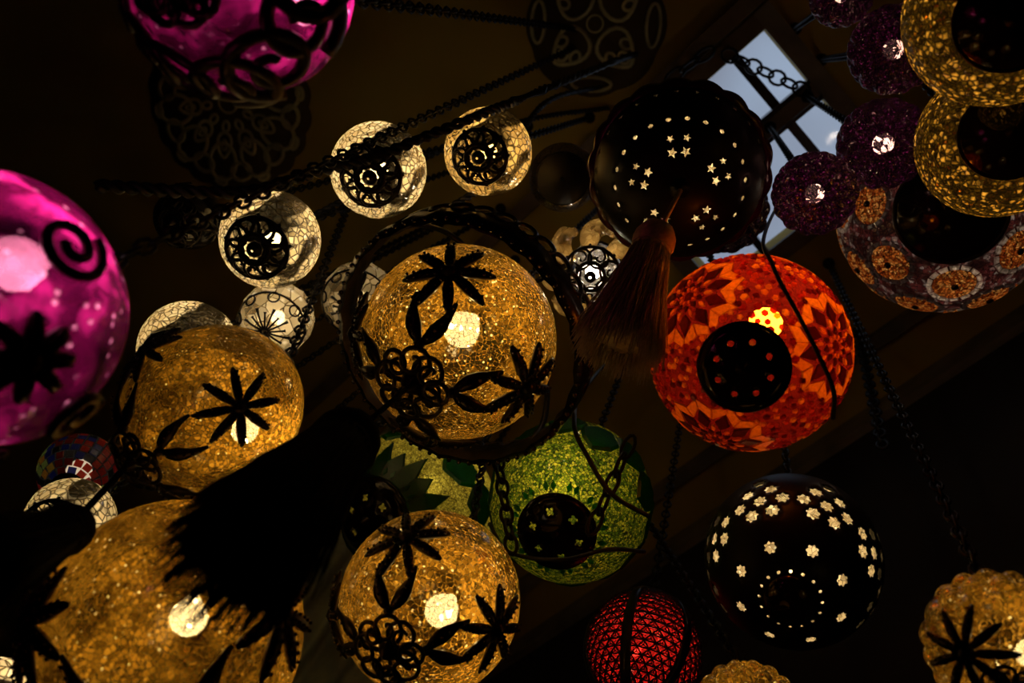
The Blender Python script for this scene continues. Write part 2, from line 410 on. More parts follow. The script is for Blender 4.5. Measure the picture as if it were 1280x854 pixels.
    def knot(s, n=4, rad=.34, ph0=0., wire=.028):
        R = s.R; fr = s.tang(.001, 0.)
        g = MB(); g.rev([(.001, -s.sz * R * 1.20), (.05 * R, -s.sz * R * 1.17), (.09 * R, -s.sz * R * 1.10), (.13 * R, -s.sz * R * 1.05), (.1 * R, -s.sz * R)], 12)
        hub = g.build('scroll_knot', BLACK, s.o)
        for k in range(2 * n):
            a0 = ph0 + PI * k / n; sd = 1 if k % 2 else -1; m = MB(); pts = []
            cx, cy = cos(a0) * rad * .62, sin(a0) * rad * .62
            for i in range(22):
                t = i / 21; q = a0 + PI + sd * t * 3.4 * PI; r = rad * (.48 - .40 * t)
                pts.append(s.T(fr, cx + cos(q) * r, cy + sin(q) * r, 1.05 + .09 * sin(PI * t)))
            m.tube(pts, [wire * R * (1 - .35 * i / 21) for i in range(22)], 5); m.build('scroll', BLACK, hub)
    def cage(s, arms=4, th=1.19, rl=.45, rot=0.):
        for k in range(arms):
            ph = 2 * PI * k / arms; s.star(th, ph, rl, rot=PI / 8 + rot); s.leaves(ph)
        s.knot()
    def filigree_cap(s, th=.55, n=9, wire=.036):
        R = s.R; fr = s.tang(.001, 0.); m = MB()
        m.tube([s.S(th, 2 * PI * i / 40, 1.04) for i in range(40)], wire * 1.5 * R, 5, True); hub = m.build('openwork_cap', BLACK, s.o)
        for k in range(n):
            a = 2 * PI * k / n; c = th * .66; rr = th * .34; m = MB()
            m.tube([s.T(fr, cos(a) * c + cos(q) * rr, sin(a) * c + sin(q) * rr, 1.055) for q in [2 * PI * i / 14 for i in range(14)]], wire * R, 4, True)
            pts = [s.T(fr, cos(a) * c + cos(a + q * 5.) * rr * (1 - q) * .8, sin(a) * c + sin(a + q * 5.) * rr * (1 - q) * .8, 1.075) for q in [i / 10 for i in range(11)]]
            m.tube(pts, wire * .8 * R, 4); m.build('scroll_petal', BLACK, hub)
        m = MB(); m.tube([s.S(th * .45, 2 * PI * i / 24, 1.06) for i in range(24)], wire * 1.6 * R, 5, True); m.build('inner_ring', BLACK, hub)
        m = MB(); m.rev([(.002, -1.14 * R * s.sz), (.08 * R, -1.11 * R * s.sz), (.15 * R, -1.04 * R * s.sz), (.15 * R, -.98 * R * s.sz)], 12); m.build('boss', BLACK, hub)
        for k in range(n):
            a = 2 * PI * (k + .5) / n; m = MB(); m.blob(s.S(th * 1.08, a, 1.04), .05 * R, .7, s.S(th, a)); m.build('scallop', BLACK, hub)
    def dome(s, th=.42, mat=None, k=1.02, bulge=.10):
        R = s.R; pr = []
        for i in range(13):
            t = th * i / 12; kk = k + bulge * (cos(PI / 2 * t / th))
            pr.append((sin(t) * R * (k + bulge * .2), -cos(t) * R * s.sz * kk))
        pr.append((sin(th) * R * k * 1.0, -cos(th) * R * s.sz * .97)); pr[0] = (.0005, pr[0][1])
        m = MB(); m.rev(pr, 40); o = m.build('bottom_cap', mat or DOME, s.o)
        m = MB(); m.tube([s.S(th, 2 * PI * i / 40, 1.025) for i in range(40)], .022 * R, 6, True); m.build('rim', BLACK, o)
        m = MB(); z = pr[0][1]; m.rev([(.001, z - .12 * R), (.035 * R, z - .08 * R), (.045 * R, z - .04 * R), (.07 * R, z)], 10); m.build('finial', BLACK, o)
        return o
    def pierced(s, holes, k=1.0, thmax=2.8, mat=None, step=.085, name='pierced_shell', thick=.012, parent=None):
        vs = []; faces = []
        def flat(d):
            th = math.acos(max(-1, min(1, -d.z))); ph = math.atan2(d.y, d.x); return Vector((th * cos(ph), th * sin(ph)))
        cen = []
        for th, ph, poly in holes:
            fr = s.tang(th, ph); b = len(vs)
            for u, v in poly: vs.append(flat(s.dirn(fr, u, v)))
            faces.append(list(range(b, b + len(poly)))); cen.append((flat(fr[0]), max(math.hypot(u, v) for u, v in poly) * 1.12 * max(1, th / max(.3, sin(th)))))
        n = int(thmax / step)
        for i in range(n + 1):
            th = .001 + (thmax - .001) * i / n; cnt = max(1, int(2 * PI * min(th, sin(th) * 1.6 + .5) / step)) if i else 1
            cnt = max(cnt, 28) if i else 1
            if i == n: cnt = 72
            for j in range(cnt):
                a = 2 * PI * j / cnt + i * .5; p = Vector((th * cos(a), th * sin(a)))
                if i == n or all((p - c).length > r for c, r in cen): vs.append(p)
        V, E_, Fc, ov, oe, of = delaunay_2d_cdt(vs, [], faces, 0, 1e-5)
        m = MB(); out = []
        for p in V:
            th = p.length; ph = math.atan2(p.y, p.x); out.append(s.S(th, ph, k))
        m.add(out, [tuple(reversed(f)) for f, o in zip(Fc, of) if not o])
        ob = m.build(name, mat or SHELL, parent or s.o)
        md = ob.modifiers.new('thickness', 'SOLIDIFY'); md.thickness = thick * s.R; md.offset = 1
        return ob

def chain_mesh(a, b, pitch=.021, w=.0075, wire=.0024):
    m = MB(); d = b - a; n = max(1, int(d.length / pitch)); u = d.normalized(); x = u.orthogonal().normalized(); y = u.cross(x); st = d.length / n
    for i in range(n):
        c = a + u * (st * (i + .5)); e = x if i % 2 else y; hl = st * .68
        m.tube([c + u * (hl * sin(q) * (1 if abs(sin(q)) > .5 else 1)) + e * (w * cos(q)) for q in [2 * PI * k / 8 for k in range(8)]], wire, 4, True, up=u.cross(e))
    return m
def spline(pts, n=10):
    out = []; q = [pts[0] * 2 - pts[1]] + list(pts) + [pts[-1] * 2 - pts[-2]]
    for i in range(1, len(q) - 2):
        for k in range(n):
            t = k / n; a, b, c, d = q[i - 1:i + 3]
            out.append(.5 * ((2 * b) + (c - a) * t + (2 * a - 5 * b + 4 * c - d) * t * t + (3 * b - a - 3 * c + d) * t ** 3))
    out.append(q[-2]); return out
def lobed(n, amp, rows=0):
    def f(th, ph):
        v = abs(cos(n * ph / 2)) if not rows else abs(cos(n * ph / 2 + (PI / 2 if int(th * rows) % 2 else 0)))
        k = 1 - amp + amp * v ** .7
        if rows: k *= 1 - amp * .5 + amp * .5 * abs(sin(th * rows * PI)) ** .6
        return k
    return f
WARM = (1., .72, .36); AMB = (1., .80, .50); WHITE = (1., .86, .66)

# ------------------------------------------------------------------ gold crackle globes with filigree cages
def ring_basket(L):
    R = L.R; k0 = 1.28
    m = MB(); m.rev([(R * k0, -.16 * R), (R * (k0 + .07), -.12 * R), (R * (k0 + .08), .12 * R), (R * k0, .17 * R), (R * (k0 - .02), .0), (R * k0, -.16 * R)], 64, mod=lambda i, a: 1 + .012 * cos(24 * a))
    hoop = m.build('hoop', BLACK, L.o)
    for zz in (-.15, .15):
        m = MB()
        for i in range(72):
            a = 2 * PI * i / 72; m.blob((R * (k0 + .05) * cos(a), R * (k0 + .05) * sin(a), zz * R * 1.02), .028 * R)
        m.build('beading', BEAD, hoop)
    for i in range(36):
        a = 2 * PI * i / 36; m = MB(); c = Vector((cos(a), sin(a), 0)); e = Vector((-sin(a), cos(a), 0)); ce = c * R * (k0 + .06)
        m.tube([ce + e * (.11 * R * cos(q)) + Vector((0, 0, -.02 * R + .12 * R * sin(q) + .24 * R)) for q in [2 * PI * j / 12 for j in range(12)]], .026 * R, 5, True)
        m.build('scallop_loop', BLACK, hoop)
    for i in range(4):
        a = PI / 4 + PI / 2 * i; m = MB()
        pts = spline([Vector((cos(a) * R * r, sin(a) * R * r, z * R)) for r, z in ((k0 + .03, .1), (1.25, .6), (.95, 1.1), (.4, 1.35), (.1, 1.36))], 6)
        m.tube(pts, .035 * R, 5); m.build('strap', BLACK, L.o)

D = Lantern('crackle_lantern', 'large amber crackle-glass globe ringed by a beaded black hoop at the centre', 'amber crackle lanterns with star filigree', 574, 427, 122, 1.30, pole=(519, 476), spin=(560, 348))
D.globe(GOLD); D.cage(th=1.08); ring_basket(D); D.bulb(AMB, 1.75, .19, .0, at=(577, 412, 1.265)); D.top()
E_ = Lantern('crackle_lantern', 'amber crackle-glass globe with star filigree, below the row of pale balls', 'amber crackle lanterns with star filigree', 268, 512, 104, 1.15, pole=(186, 566), spin=(305, 505), sz=1.12)
E_.globe(GOLDF); E_.cage(th=1.24); E_.bulb(AMB, 1.5, .16, .0, at=(306, 538, 1.13)); E_.top()
F_ = Lantern('crackle_lantern', 'largest amber glass globe in the lower left corner, half covered by the black tassel', 'amber crackle lanterns with star filigree', 216, 792, 160, 1.0, pole=(185, 920), spin=(312, 815), sz=1.1)
F_.globe(GOLDF); F_.cage(3, 1.22, .44); F_.bulb(AMB, 1.5, .15, .0, at=(236, 772, .99)); F_.top()
G = Lantern('crackle_lantern', 'amber crackle-glass globe with star filigree at bottom centre, left of the red lattice lamp', 'amber crackle lanterns with star filigree', 538, 752, 112, 1.15, pole=(492, 806), spin=(508, 682), sz=1.05)
G.globe(GOLD); G.cage(th=1.1); G.bulb(AMB, 1.85, .19, .0, at=(552, 764, 1.12)); G.top()

# ------------------------------------------------------------------ melon-ribbed gold globes
Q1 = Lantern('ribbed_lantern', 'amber ribbed glass lantern with a black star in the lower right corner', 'ribbed amber lanterns', 1250, 805, 92, 1.0, pole=(1262, 862), spin=(1214, 822))
Q1.globe(GOLD, mod=lobed(16, .10, 2.2), nu=128, nv=48); Q1.star(.62, 0, .62, 9, .07, .2); Q1.star(.9, 2.2, .5); Q1.star(.9, -2.2, .5); Q1.knot(); Q1.bulb(AMB, 1.3, .16, 0., at=(1284, 818, .98)); Q1.top(vent=False)
Q2 = Lantern('ribbed_lantern', 'amber ribbed glass lantern cut off by the bottom edge, right of the red lattice lamp', 'ribbed amber lanterns', 935, 898, 70, 1.1)
Q2.globe(GOLD, mod=lobed(16, .10, 2.2), nu=128, nv=48); Q2.knot(); Q2.bulb(AMB, 1.2, .16, 0.); Q2.top(vent=False)

# ------------------------------------------------------------------ small pale mosaic balls
SM = 'small pale mosaic ball lanterns'
for px, py, r, d, pole, mat, L_, lab in (
        (473, 213, 60, 1.50, (462, 222), CLEAR, .95, 'pale mosaic glass ball, middle of the diagonal row, a black chain crossing it'),
        (610, 190, 55, 1.52, (598, 197), CLEARG, .75, 'honey-coloured mosaic glass ball at the upper right end of the diagonal row'),
        (338, 299, 62, 1.46, (318, 312), CLEAR, .85, 'pale mosaic glass ball at the lower left end of the diagonal row'),
        (236, 437, 61, 1.56, (210, 455), CLEAR, .75, 'pale mosaic glass ball peeping over the amber globe on the left'),
        (88, 652, 54, 1.40, (62, 672), CLEAR, .42, 'pale mosaic glass ball under the tiny multicoloured mosaic lamp'),
        (-8, 868, 44, 1.25, (-30, 880), CLEAR, .8, 'pale mosaic glass ball cut off by the bottom left corner')):
    s = Lantern('mosaic_ball_lantern', lab, SM, px, py, r, d, pole=pole)
    s.globe(mat, nu=48, nv=28); s.filigree_cap(.60 if px != 88 else .8); s.bulb(WHITE, L_ * 2.9, .19, .1); s.top()

for px, py, r, d, pole, L_, lab in ((347, 397, 46, 1.62, (332, 414), .8, 'small faceted clear ball with a black starburst, under the row of pale balls'),
                                    (449, 372, 46, 1.66, (440, 385), .30, 'dim faceted ball with a black starburst, behind the hoop of the central amber globe')):
    s = Lantern('faceted_ball_lantern', lab, 'faceted balls with starburst', px, py, r, d, pole=pole)
    s.globe(crackle('faceted_glass', (.35, .24, .10), (1., .78, .42), (.2, .13, .05), 45., .05, .10, .15, .1, .8, sharp=1.2), nu=14, nv=8, smooth=False)
    fr = s.tang(.001, 0.); g = MB(); g.blob(s.S(0, 0, 1.05), .09 * s.R, .8); hub = g.build('starburst', BLACK, s.o)
    for k in range(16):
        a = 2 * PI * k / 16; m = MB(); m.tube([s.T(fr, cos(a) * t, sin(a) * t, 1.05) for t in (.05, .25, .45, .62 if k % 2 else .5)], [.028 * s.R] * 3 + [.05 * s.R], 5); m.build('spoke', BLACK, hub)
    m = MB(); m.tube([s.S(1.05, 2 * PI * i / 40, 1.04) for i in range(40)], .03 * s.R, 5, True)
    m.build('wire_ring', BLACK, s.o)
    for k in range(8):
        a = 2 * PI * k / 8 + .2; f2 = s.tang(.92, a); m = MB()
        m.tube([s.T(f2, .14 * cos(q), .14 * sin(q), 1.06) for q in [2 * PI * i / 12 for i in range(12)]], .03 * s.R, 4, True); m.build('wire_loop', BLACK, s.o)
    s.bulb(WHITE, L_ * 1.4, .2, .0); s.top()

s = Lantern('crackle_ball_lantern', 'unlit smoky glass ball with a wide black cap, left of the star-pierced globe', None, 704, 222, 43, 1.62, pole=(703, 224))
s.globe(UNLIT, nu=40, nv=24); s.dome(.80, principled('matt_cap', (.006, .005, .005), .7), 1.02, .05); s.top()
s = Lantern('crackle_ball_lantern', 'unlit black openwork ball behind the twisted cord, left of the pale mosaic balls', None, 238, 272, 40, 1.62)
s.globe(principled('black_glass', (.008, .007, .009), .12), nu=40, nv=24); s.filigree_cap(.9, 8); s.star(1.4, 0); s.star(1.4, 2.1); s.star(1.4, 4.2); s.top()

# cream flower lamp
s = Lantern('flower_lantern', 'cream glass flower lamp with curled petals, half hidden by the brown tassel', None, 742, 338, 48, 1.62, pole=(738, 346))
MILK = crackle('milky_glass', (.55, .40, .18), (1., .80, .46), (.4, .28, .12), 90., .05, .35, .08, .1, .5, sharp=1.)
s.globe(UNLIT, k=.72, nu=32, nv=18); s.filigree_cap(.75, 7, .035)
for k in range(7):
    a = 2 * PI * k / 7 + .3
    pts = spline([Vector((cos(a + b) * r, sin(a + b) * r, z)) * s.R for r, z, b in ((.55, -.45, 0), (.85, -.40, .1), (1.05, -.25, .2), (1.2, -.3, .45), (1.15, -.55, .7))], 6)
    n = len(pts); m = MB(); m.tube(pts, [s.R * (.12 + .16 * sin(PI * min(1, i / n * 1.15)) ** .8) for i in range(n)], 8); m.build('petal', MILK, s.o)
s.bulb(WHITE, 4.5, .2, -.2); s.top(th=2.6)

# ------------------------------------------------------------------ purple globes
A = Lantern('magenta_lantern', 'big magenta glass globe cut off by the left edge', 'large magenta lanterns', -32, 386, 176, .75, spin=(70, 440))
A.globe(PURPLE, nv=48, mod=lambda th, ph: 1 + .012 * sin(9 * th + 2 * sin(3 * ph)))
for k in range(5):
    A.star(1.05, 2 * PI * k / 5, .30, 8, .07, .2)
for k in range(5):
    fr = A.tang(1.55, 2 * PI * k / 5 + .6); m = MB()
    m.tube([A.T(fr, .25 * (1 - .8 * i / 24) * cos(i * .42), .25 * (1 - .8 * i / 24) * sin(i * .42), 1.05) for i in range(25)], .04 * A.R, 6); m.build('scroll', BLACK, A.o)
A.knot(); A.bulb((1., .66, .72), 1.5, .20, .0, at=(20, 330, .72)); A.top()
B = Lantern('magenta_lantern', 'big magenta glass globe with black scrolls at the top edge of the picture', 'large magenta lanterns', 303, -22, 138, .90, spin=(330, 40))
B.globe(PURPLE, nv=48, mod=lambda th, ph: 1 + .012 * sin(9 * th + 2 * sin(3 * ph)))
for k in range(6):
    for sg in (1, -1):
        fr = B.tang(1.05, 2 * PI * k / 6 + sg * .26); m = MB()
        m.tube([B.T(fr, (.44 - .36 * i / 34) * cos(sg * i * .3 + .5), (.44 - .36 * i / 34) * sin(sg * i * .3 + .5), 1.05) for i in range(35)], [.085 * B.R * (1 - .4 * i / 34) for i in range(35)], 6, flat=.6, up=fr[0]); m.build('scroll', BLACK, B.o)
B.knot(5, .4, wire=.045); B.bulb((1., .66, .72), 1.25, .14, .0, at=(380, 12, .87)); B.top()

# plum scalloped balls
PG = 'plum scalloped ball lanterns'
for px, py, r, d, L_, lab in ((1018, 242, 53, 1.34, 1., 'plum scalloped glass ball in front of the rooflight corner'),
                              (1104, 180, 57, 1.52, 1., 'plum scalloped glass ball, middle one, touching the gold beaded globes'),
                              (1117, 62, 56, 1.46, .7, 'plum scalloped glass ball, uppermost of its kind, beside the top gold beaded globe'),
                              (905, 262, 56, 1.80, .12, 'plum scalloped glass ball mostly hidden behind the star-pierced globe'),
                              (1052, -6, 40, 1.5, .6, 'plum scalloped glass ball cut off by the top edge near the gold beaded globe')):
    s = Lantern('scalloped_ball_lantern', lab, PG, px, py, r, d)
    s.globe(PLUM, mod=lobed(14, .09, 2.4), nu=112, nv=40)
    s.bulb((1., .78, .66), L_ * 1.2, .23, .0); s.top(vent=False)

# ------------------------------------------------------------------ red flower mosaic lamp
tile = tilemat()
Hh = Lantern('flower_mosaic_lantern', 'red and orange mosaic lamp with big flower motifs and a black bottom cap', None, 936, 441, 121, 1.20, pole=(929, 461), spin=(869, 384), sz=.97)
Hh.globe(backing('red_backing', (.30, .012, .006), .55, (1, .36, .03)))
fl = []
NP = 10
for row, (th, off, rf) in enumerate(((.98, 0., 1.), (2.05, PI / 3, 1.))):
    for k in range(3):
        ph = 2 * PI * k / 3 + off; fr = Hh.tang(th, ph); fl.append(fr[0])
        disc = MB(); disc.cc = (.10, .004, .003); Hh.tile(disc, fr, [(.055 * cos(2 * PI * i / 10), .055 * sin(2 * PI * i / 10)) for i in range(10)]); hub = disc.build('flower_motif', tile, Hh.o, False, True)
        def pol(r, a): return (r * cos(a) * rf, r * sin(a) * rf)
        for i in range(NP):
            a = 2 * PI * i / NP; da = PI / NP
            Hh.onetile('petal_tile', fr, [pol(.20, a - .0), pol(.31, a - da * .78), pol(.455, a), pol(.31, a + da * .78)], random.choice([(.065, .006, .004), (.09, .008, .005), (.055, .004, .004)]), hub, ins=.8)
            Hh.onetile('drop_tile', fr, [pol(.165, a + da), pol(.20, a + da * .62), pol(.25, a + da * .72), pol(.275, a + da), pol(.25, a + da * 1.28), pol(.20, a + da * 1.38)], random.choice([(.80, .34, .05), (.7, .2, .03)]), hub, ins=.75)
            Hh.onetile('inner_petal_tile', fr, [pol(.105, a), pol(.135, a - da * .8), pol(.19, a), pol(.135, a + da * .8)], (.08, .008, .005), hub, ins=.75)
            Hh.onetile('ring_tile', fr, [pol(.065, a + da * .3), pol(.065, a + da * 1.7), pol(.105, a + da * 1.55), pol(.12, a + da), pol(.105, a + da * .45)], (.75, .20, .03), hub, ins=.75)
            c1 = random.choice([(.85, .42, .05), (.8, .36, .05), (.9, .46, .06)])
            Hh.onetile('zigzag_tile', fr, [pol(.465, a), pol(.575, a), pol(.475, a + da), pol(.345, a + da)], c1, hub, ins=.9)
            Hh.onetile('zigzag_tile', fr, [pol(.345, a - da), pol(.475, a - da), pol(.575, a), pol(.465, a)], c1, hub, ins=.9)
m = MB(); N = 1500
for i in range(N):
    z = 1 - 2 * (i + .5) / N; th = math.acos(-z * -1); ph = i * 2.399963 + random.uniform(-.05, .05)
    th = PI - th + random.uniform(-.01, .01)
    if th < .40 or th > 2.75: continue
    fr = Hh.tang(th, ph); ang = min(fr[0].angle(c) for c in fl)
    if ang < .50: continue
    rr = random.uniform(.030, .044); n = random.choice((4, 5, 6)); a0 = random.uniform(0, 6)
    m.cc = random.choice([(.40, .02, .01), (.30, .015, .01), (.18, .006, .006), (.75, .26, .03), (.5, .05, .012), (.12, .004, .004), (.85, .42, .08), (.1, .004, .004)])
    Hh.tile(m, fr, [(rr * cos(a0 + 2 * PI * k / n), rr * sin(a0 + 2 * PI * k / n)) for k in range(n)], ins=.6)
b = m.build('glass_beads', tile, Hh.o, False, True); b['kind'] = 'stuff'
def polyd(r, n=6, a0=0.): return [(r * cos(a0 + 2 * PI * i / n), r * sin(a0 + 2 * PI * i / n)) for i in range(n)]
def pierced_cap(L, th, holes, rk=1.03):
    L.pierced(holes, rk, th, DOME, .07, 'bottom_cap', .02)
    m = MB(); m.tube([L.S(th, 2 * PI * i / 44, 1.03) for i in range(44)], .022 * L.R, 6, True); m.build('cap_rim', BLACK, L.o)
    m = MB(); z = -L.R * L.sz; m.rev([(.001, z * 1.16), (.03 * L.R, z * 1.12), (.045 * L.R, z * 1.08), (.09 * L.R, z * 1.03)], 12); m.build('finial', BLACK, L.o)
pierced_cap(Hh, .415, [(.25, 2 * PI * k / 8 + .25, polyd(.032, 7)) for k in range(8)])
Hh.bulb((1., .60, .2), 1.35, .17, .0, at=(957, 405, 1.18)); Hh.top(vent=False)

# ------------------------------------------------------------------ green mosaic lamps
GREENB = pebble('green_pebble_glass', [(.02, .05, .004), (.08, .13, .006), (.22, .24, .012), (.50, .42, .03)], 230., .03)
PALEB = pebble('pale_green_pebble_glass', [(.22, .17, .02), (.40, .32, .04), (.6, .48, .08)], 230., .03)
def green_lamp(L, shell, capth, pairs, collar, borders, cL, bat):
    L.globe(shell)
    for k in range(pairs):
        for sd in (-1, 1):
            ph = 2 * PI * (k + sd * .16) / pairs; fr = L.tang(capth + .10, ph)
            L.onetile('diamond_tile', fr, [(-.06, 0), (0, -.035), (.07, 0), (0, .035)], random.choice([(.02, .28, .06), (.01, .2, .05), (.03, .33, .09)]), L.o, k0=1.006, k1=1.03, ins=.8)
    if collar:
        for k in range(20):
            ph = 2 * PI * k / 20; fr = L.tang(capth + .22, ph); ln = .34 if k % 2 else .22
            L.onetile('spike_tile', fr, [(-.22, -.09), (.02, -.13), (ln, 0), (.02, .13), (-.22, .09)], random.choice([(.002, .02, .004), (.003, .05, .01), (.002, .012, .003)]), L.o, k0=1.006, k1=1.03, ins=.85)
    for k in range(borders):
        ph = 2 * PI * k / borders; fr = L.tang(1.36 + .16 * (k % 2), ph); w = 1.15 * 2 * PI / borders * .5
        c = random.choice([(.004, .08, .012), (.006, .13, .02), (.003, .05, .01)])
        L.onetile('leaf_tile', fr, [(-.26, -.2 * w), (-.1, -.8 * w), (.1, -w), (.26, -.4 * w), (.26, .5 * w), (.06, w), (-.14, .7 * w)], c, L.o, k0=1.006, k1=1.03, ins=.85)
    pierced_cap(L, capth, [(.26, 2 * PI * k / 6 + 1.0, [(r * cos(a), r * sin(a)) for a, r in [(2 * PI * i / 12, .05 if i % 3 else .028) for i in range(12)]]) for k in range(6)], 1.05)
    L.bulb((1., .85, .42), cL, .15, .0, at=bat); L.top()
I_ = Lantern('pebble_mosaic_lantern', 'green pebbled glass lamp with black cap, below the red mosaic lamp', 'green mosaic lanterns', 713, 626, 101, 1.51, pole=(695, 667))
green_lamp(I_, GREENB, .44, 12, False, 14, .30, (706, 612, 1.43))
J = Lantern('pebble_mosaic_lantern', 'green and pale yellow mosaic lamp squeezed behind the two central amber globes', 'green mosaic lanterns', 522, 632, 96, 1.86, pole=(462, 650))
green_lamp(J, PALEB, .5, 10, True, 12, .38, (540, 606, 1.83))

# ------------------------------------------------------------------ pierced dark globes
def starpoly(r, n=5, k=.45, a0=0.): return [((r if i % 2 == 0 else r * k) * cos(a0 + PI * i / n), (r if i % 2 == 0 else r * k) * sin(a0 + PI * i / n)) for i in range(2 * n)]
def flowerpoly(r, n=7, a0=0.): return [(r * (1 + .16 * cos(n * a)) * cos(a + a0), r * (1 + .16 * cos(n * a)) * sin(a + a0)) for a in [2 * PI * i / (4 * n) for i in range(4 * n)]]
LINER = crackle('cream_liner_glass', (.40, .27, .11), (.95, .72, .36), (.3, .2, .08), 150., .06, .10, .12, .05, .7, sharp=1.4)
K = Lantern('pierced_lantern', 'dark metal globe pierced with little stars, hanging before the rooflight', 'pierced dark globes', 848, 216, 104, 1.40, pole=(850, 236), spin=(848, 165))
holes = []
for c in range(5):
    p0 = 2 * PI * c / 5
    for dth, dph, r in ((.56, .17, .050), (.56, -.17, .050), (.40, .19, .062), (.40, -.19, .062)):
        holes.append((dth, p0 + dph, starpoly(r, 5, .45, random.uniform(0, 6))))
for k in range(22): holes.append((.80, 2 * PI * (k + .5) / 22, polyd(.033, 6)))
for k in range(26): holes.append((1.30, 2 * PI * k / 26, starpoly(.05, 5, .45, random.uniform(0, 6))))
for k in range(26): holes.append((1.75, 2 * PI * k / 26, starpoly(.05, 5, .45, random.uniform(0, 6))))
K.pierced(holes); K.globe(LINER, 'glass_liner', .93, nu=40, nv=24); K.bulb(WHITE, 1.6, .2, 0.); K.top(vent=False)
m = MB(); m.rev([(.001, -1.12 * K.R), (.05 * K.R, -1.08 * K.R), (.11 * K.R, -1.03 * K.R), (.12 * K.R, -.98 * K.R)], 14); m.build('bottom_boss', BLACK, K.o)
m = MB(); m.rev([(.96 * K.R, -.10 * K.R), (1.03 * K.R, -.12 * K.R), (1.07 * K.R, 0), (1.03 * K.R, .12 * K.R), (.96 * K.R, .10 * K.R)], 144, mod=lambda i, a: 1 + (.035 * abs(cos(9 * a)) if 0 < i < 4 else 0)); m.build('scalloped_band', principled('plum_enamel', (.05, .004, .03), .15), K.o)
Ll = Lantern('pierced_lantern', 'dark metal globe pierced with small flowers, right of the green lamp', 'pierced dark globes', 990, 700, 106, 1.30, pole=(988, 752), spin=(990, 640))
holes = []
for k in range(8): holes.append((.60, 2 * PI * (k + .5) / 8, flowerpoly(.062, 7)))
for k in range(16): holes.append((.33, 2 * PI * k / 16, polyd(.020, 6)))
for c in range(8):
    p0 = 2 * PI * c / 8 + .4
    for th, dp in ((1.02, -.14), (1.02, .14), (1.19, -.27), (1.19, 0), (1.19, .27), (1.36, -.14), (1.36, .14), (1.54, 0)):
        holes.append((th, p0 + dp, flowerpoly(.072, 7, random.uniform(0, 1))))
Ll.pierced(holes); Ll.globe(LINER, 'glass_liner', .93, nu=40, nv=24); Ll.bulb(WHITE, 1.7, .2, 0.); Ll.top(vent=False)
m = MB(); m.rev([(.001, -1.13 * Ll.R), (.1 * Ll.R, -1.11 * Ll.R), (.2 * Ll.R, -1.07 * Ll.R), (.28 * Ll.R, -1.0 * Ll.R), (.29 * Ll.R, -.95 * Ll.R)], 28); m.build('bottom_cap', DOME, Ll.o)

# ------------------------------------------------------------------ gold beaded globes and the big medallion globe
GOLDBEAD = pebble('gold_bead_glass', [(.02, .010, .001), (.05, .026, .002), (.16, .08, .006), (1., .50, .07)], 165., .10, (.005, .003, .0005), 1., .10, .48)
M1 = Lantern('beaded_lantern', 'gold beaded glass globe in the upper right corner, uppermost', 'gold beaded globes', 1252, 14, 116, 1.18, pole=(1264, 24))
M1.globe(GOLDBEAD); M1.dome(.52); M1.bulb(AMB, 2.0, .17, 0.); M1.top(vent=False)
M2 = Lantern('beaded_lantern', 'gold beaded glass globe at the right edge, above the medallion globe', 'gold beaded globes', 1246, 176, 95, 1.36, pole=(1262, 166))
M2.globe(GOLDBEAD); M2.dome(.56); M2.bulb(AMB, 1.9, .17, 0.); M2.top(vent=False)
O = Lantern('medallion_mosaic_lantern', 'wide dark mosaic globe with orange bead medallions rimmed in white, right edge', None, 1178, 266, 122, 1.80, pole=(1192, 262), spin=(1195, 326), sz=.85)
O.globe(pebble('maroon_pebble_glass', [(.03, .006, .006), (.06, .012, .014), (.10, .02, .02), (.20, .16, .16)], 130., .55, (.006, .002, .002), lowf=(30., .46, (.006, .002, .002)), clear=(.8, .7, .65)))
ORB = pebble('orange_bead_glass', [(.20, .035, .006), (.45, .10, .016), (.8, .25, .04), (1., .55, .16)], 200., .02, (.04, .01, .004), 1., .08)
for th, n, off, r in ((.80, 7, 0., .20), (1.28, 9, .35, .21), (1.75, 9, 0., .2)):
    for k in range(n):
        ph = 2 * PI * k / n + off; fr = O.tang(th, ph)
        m = MB(); O.tile(m, fr, polyd(r, 18), 1.003, 1.03, .85); hub = m.build('medallion', ORB, O.o)
        m = MB(); m.blob(O.T(fr, 0, 0, 1.03), .04 * O.R, .6, fr[0]); m.build('center_bead', BEAD, hub)
        wht = random.choice([(.5, .45, .42), (.10, .08, .08), (.07, .05, .05)])
        if th == .80 and k == 0: wht = (.9, .82, .72)
        for i in range(14):
            a = 2 * PI * i / 14; da = PI / 14 * .82
            O.onetile('rim_tile', fr, [(rr * cos(aa), rr * sin(aa)) for rr, aa in ((r * 1.02, a - da), (r * 1.26, a - da), (r * 1.26, a + da), (r * 1.02, a + da))], wht, hub)
O.dome(.50); O.bulb(WHITE, 1.1, .18, 0.); O.top(vent=False)

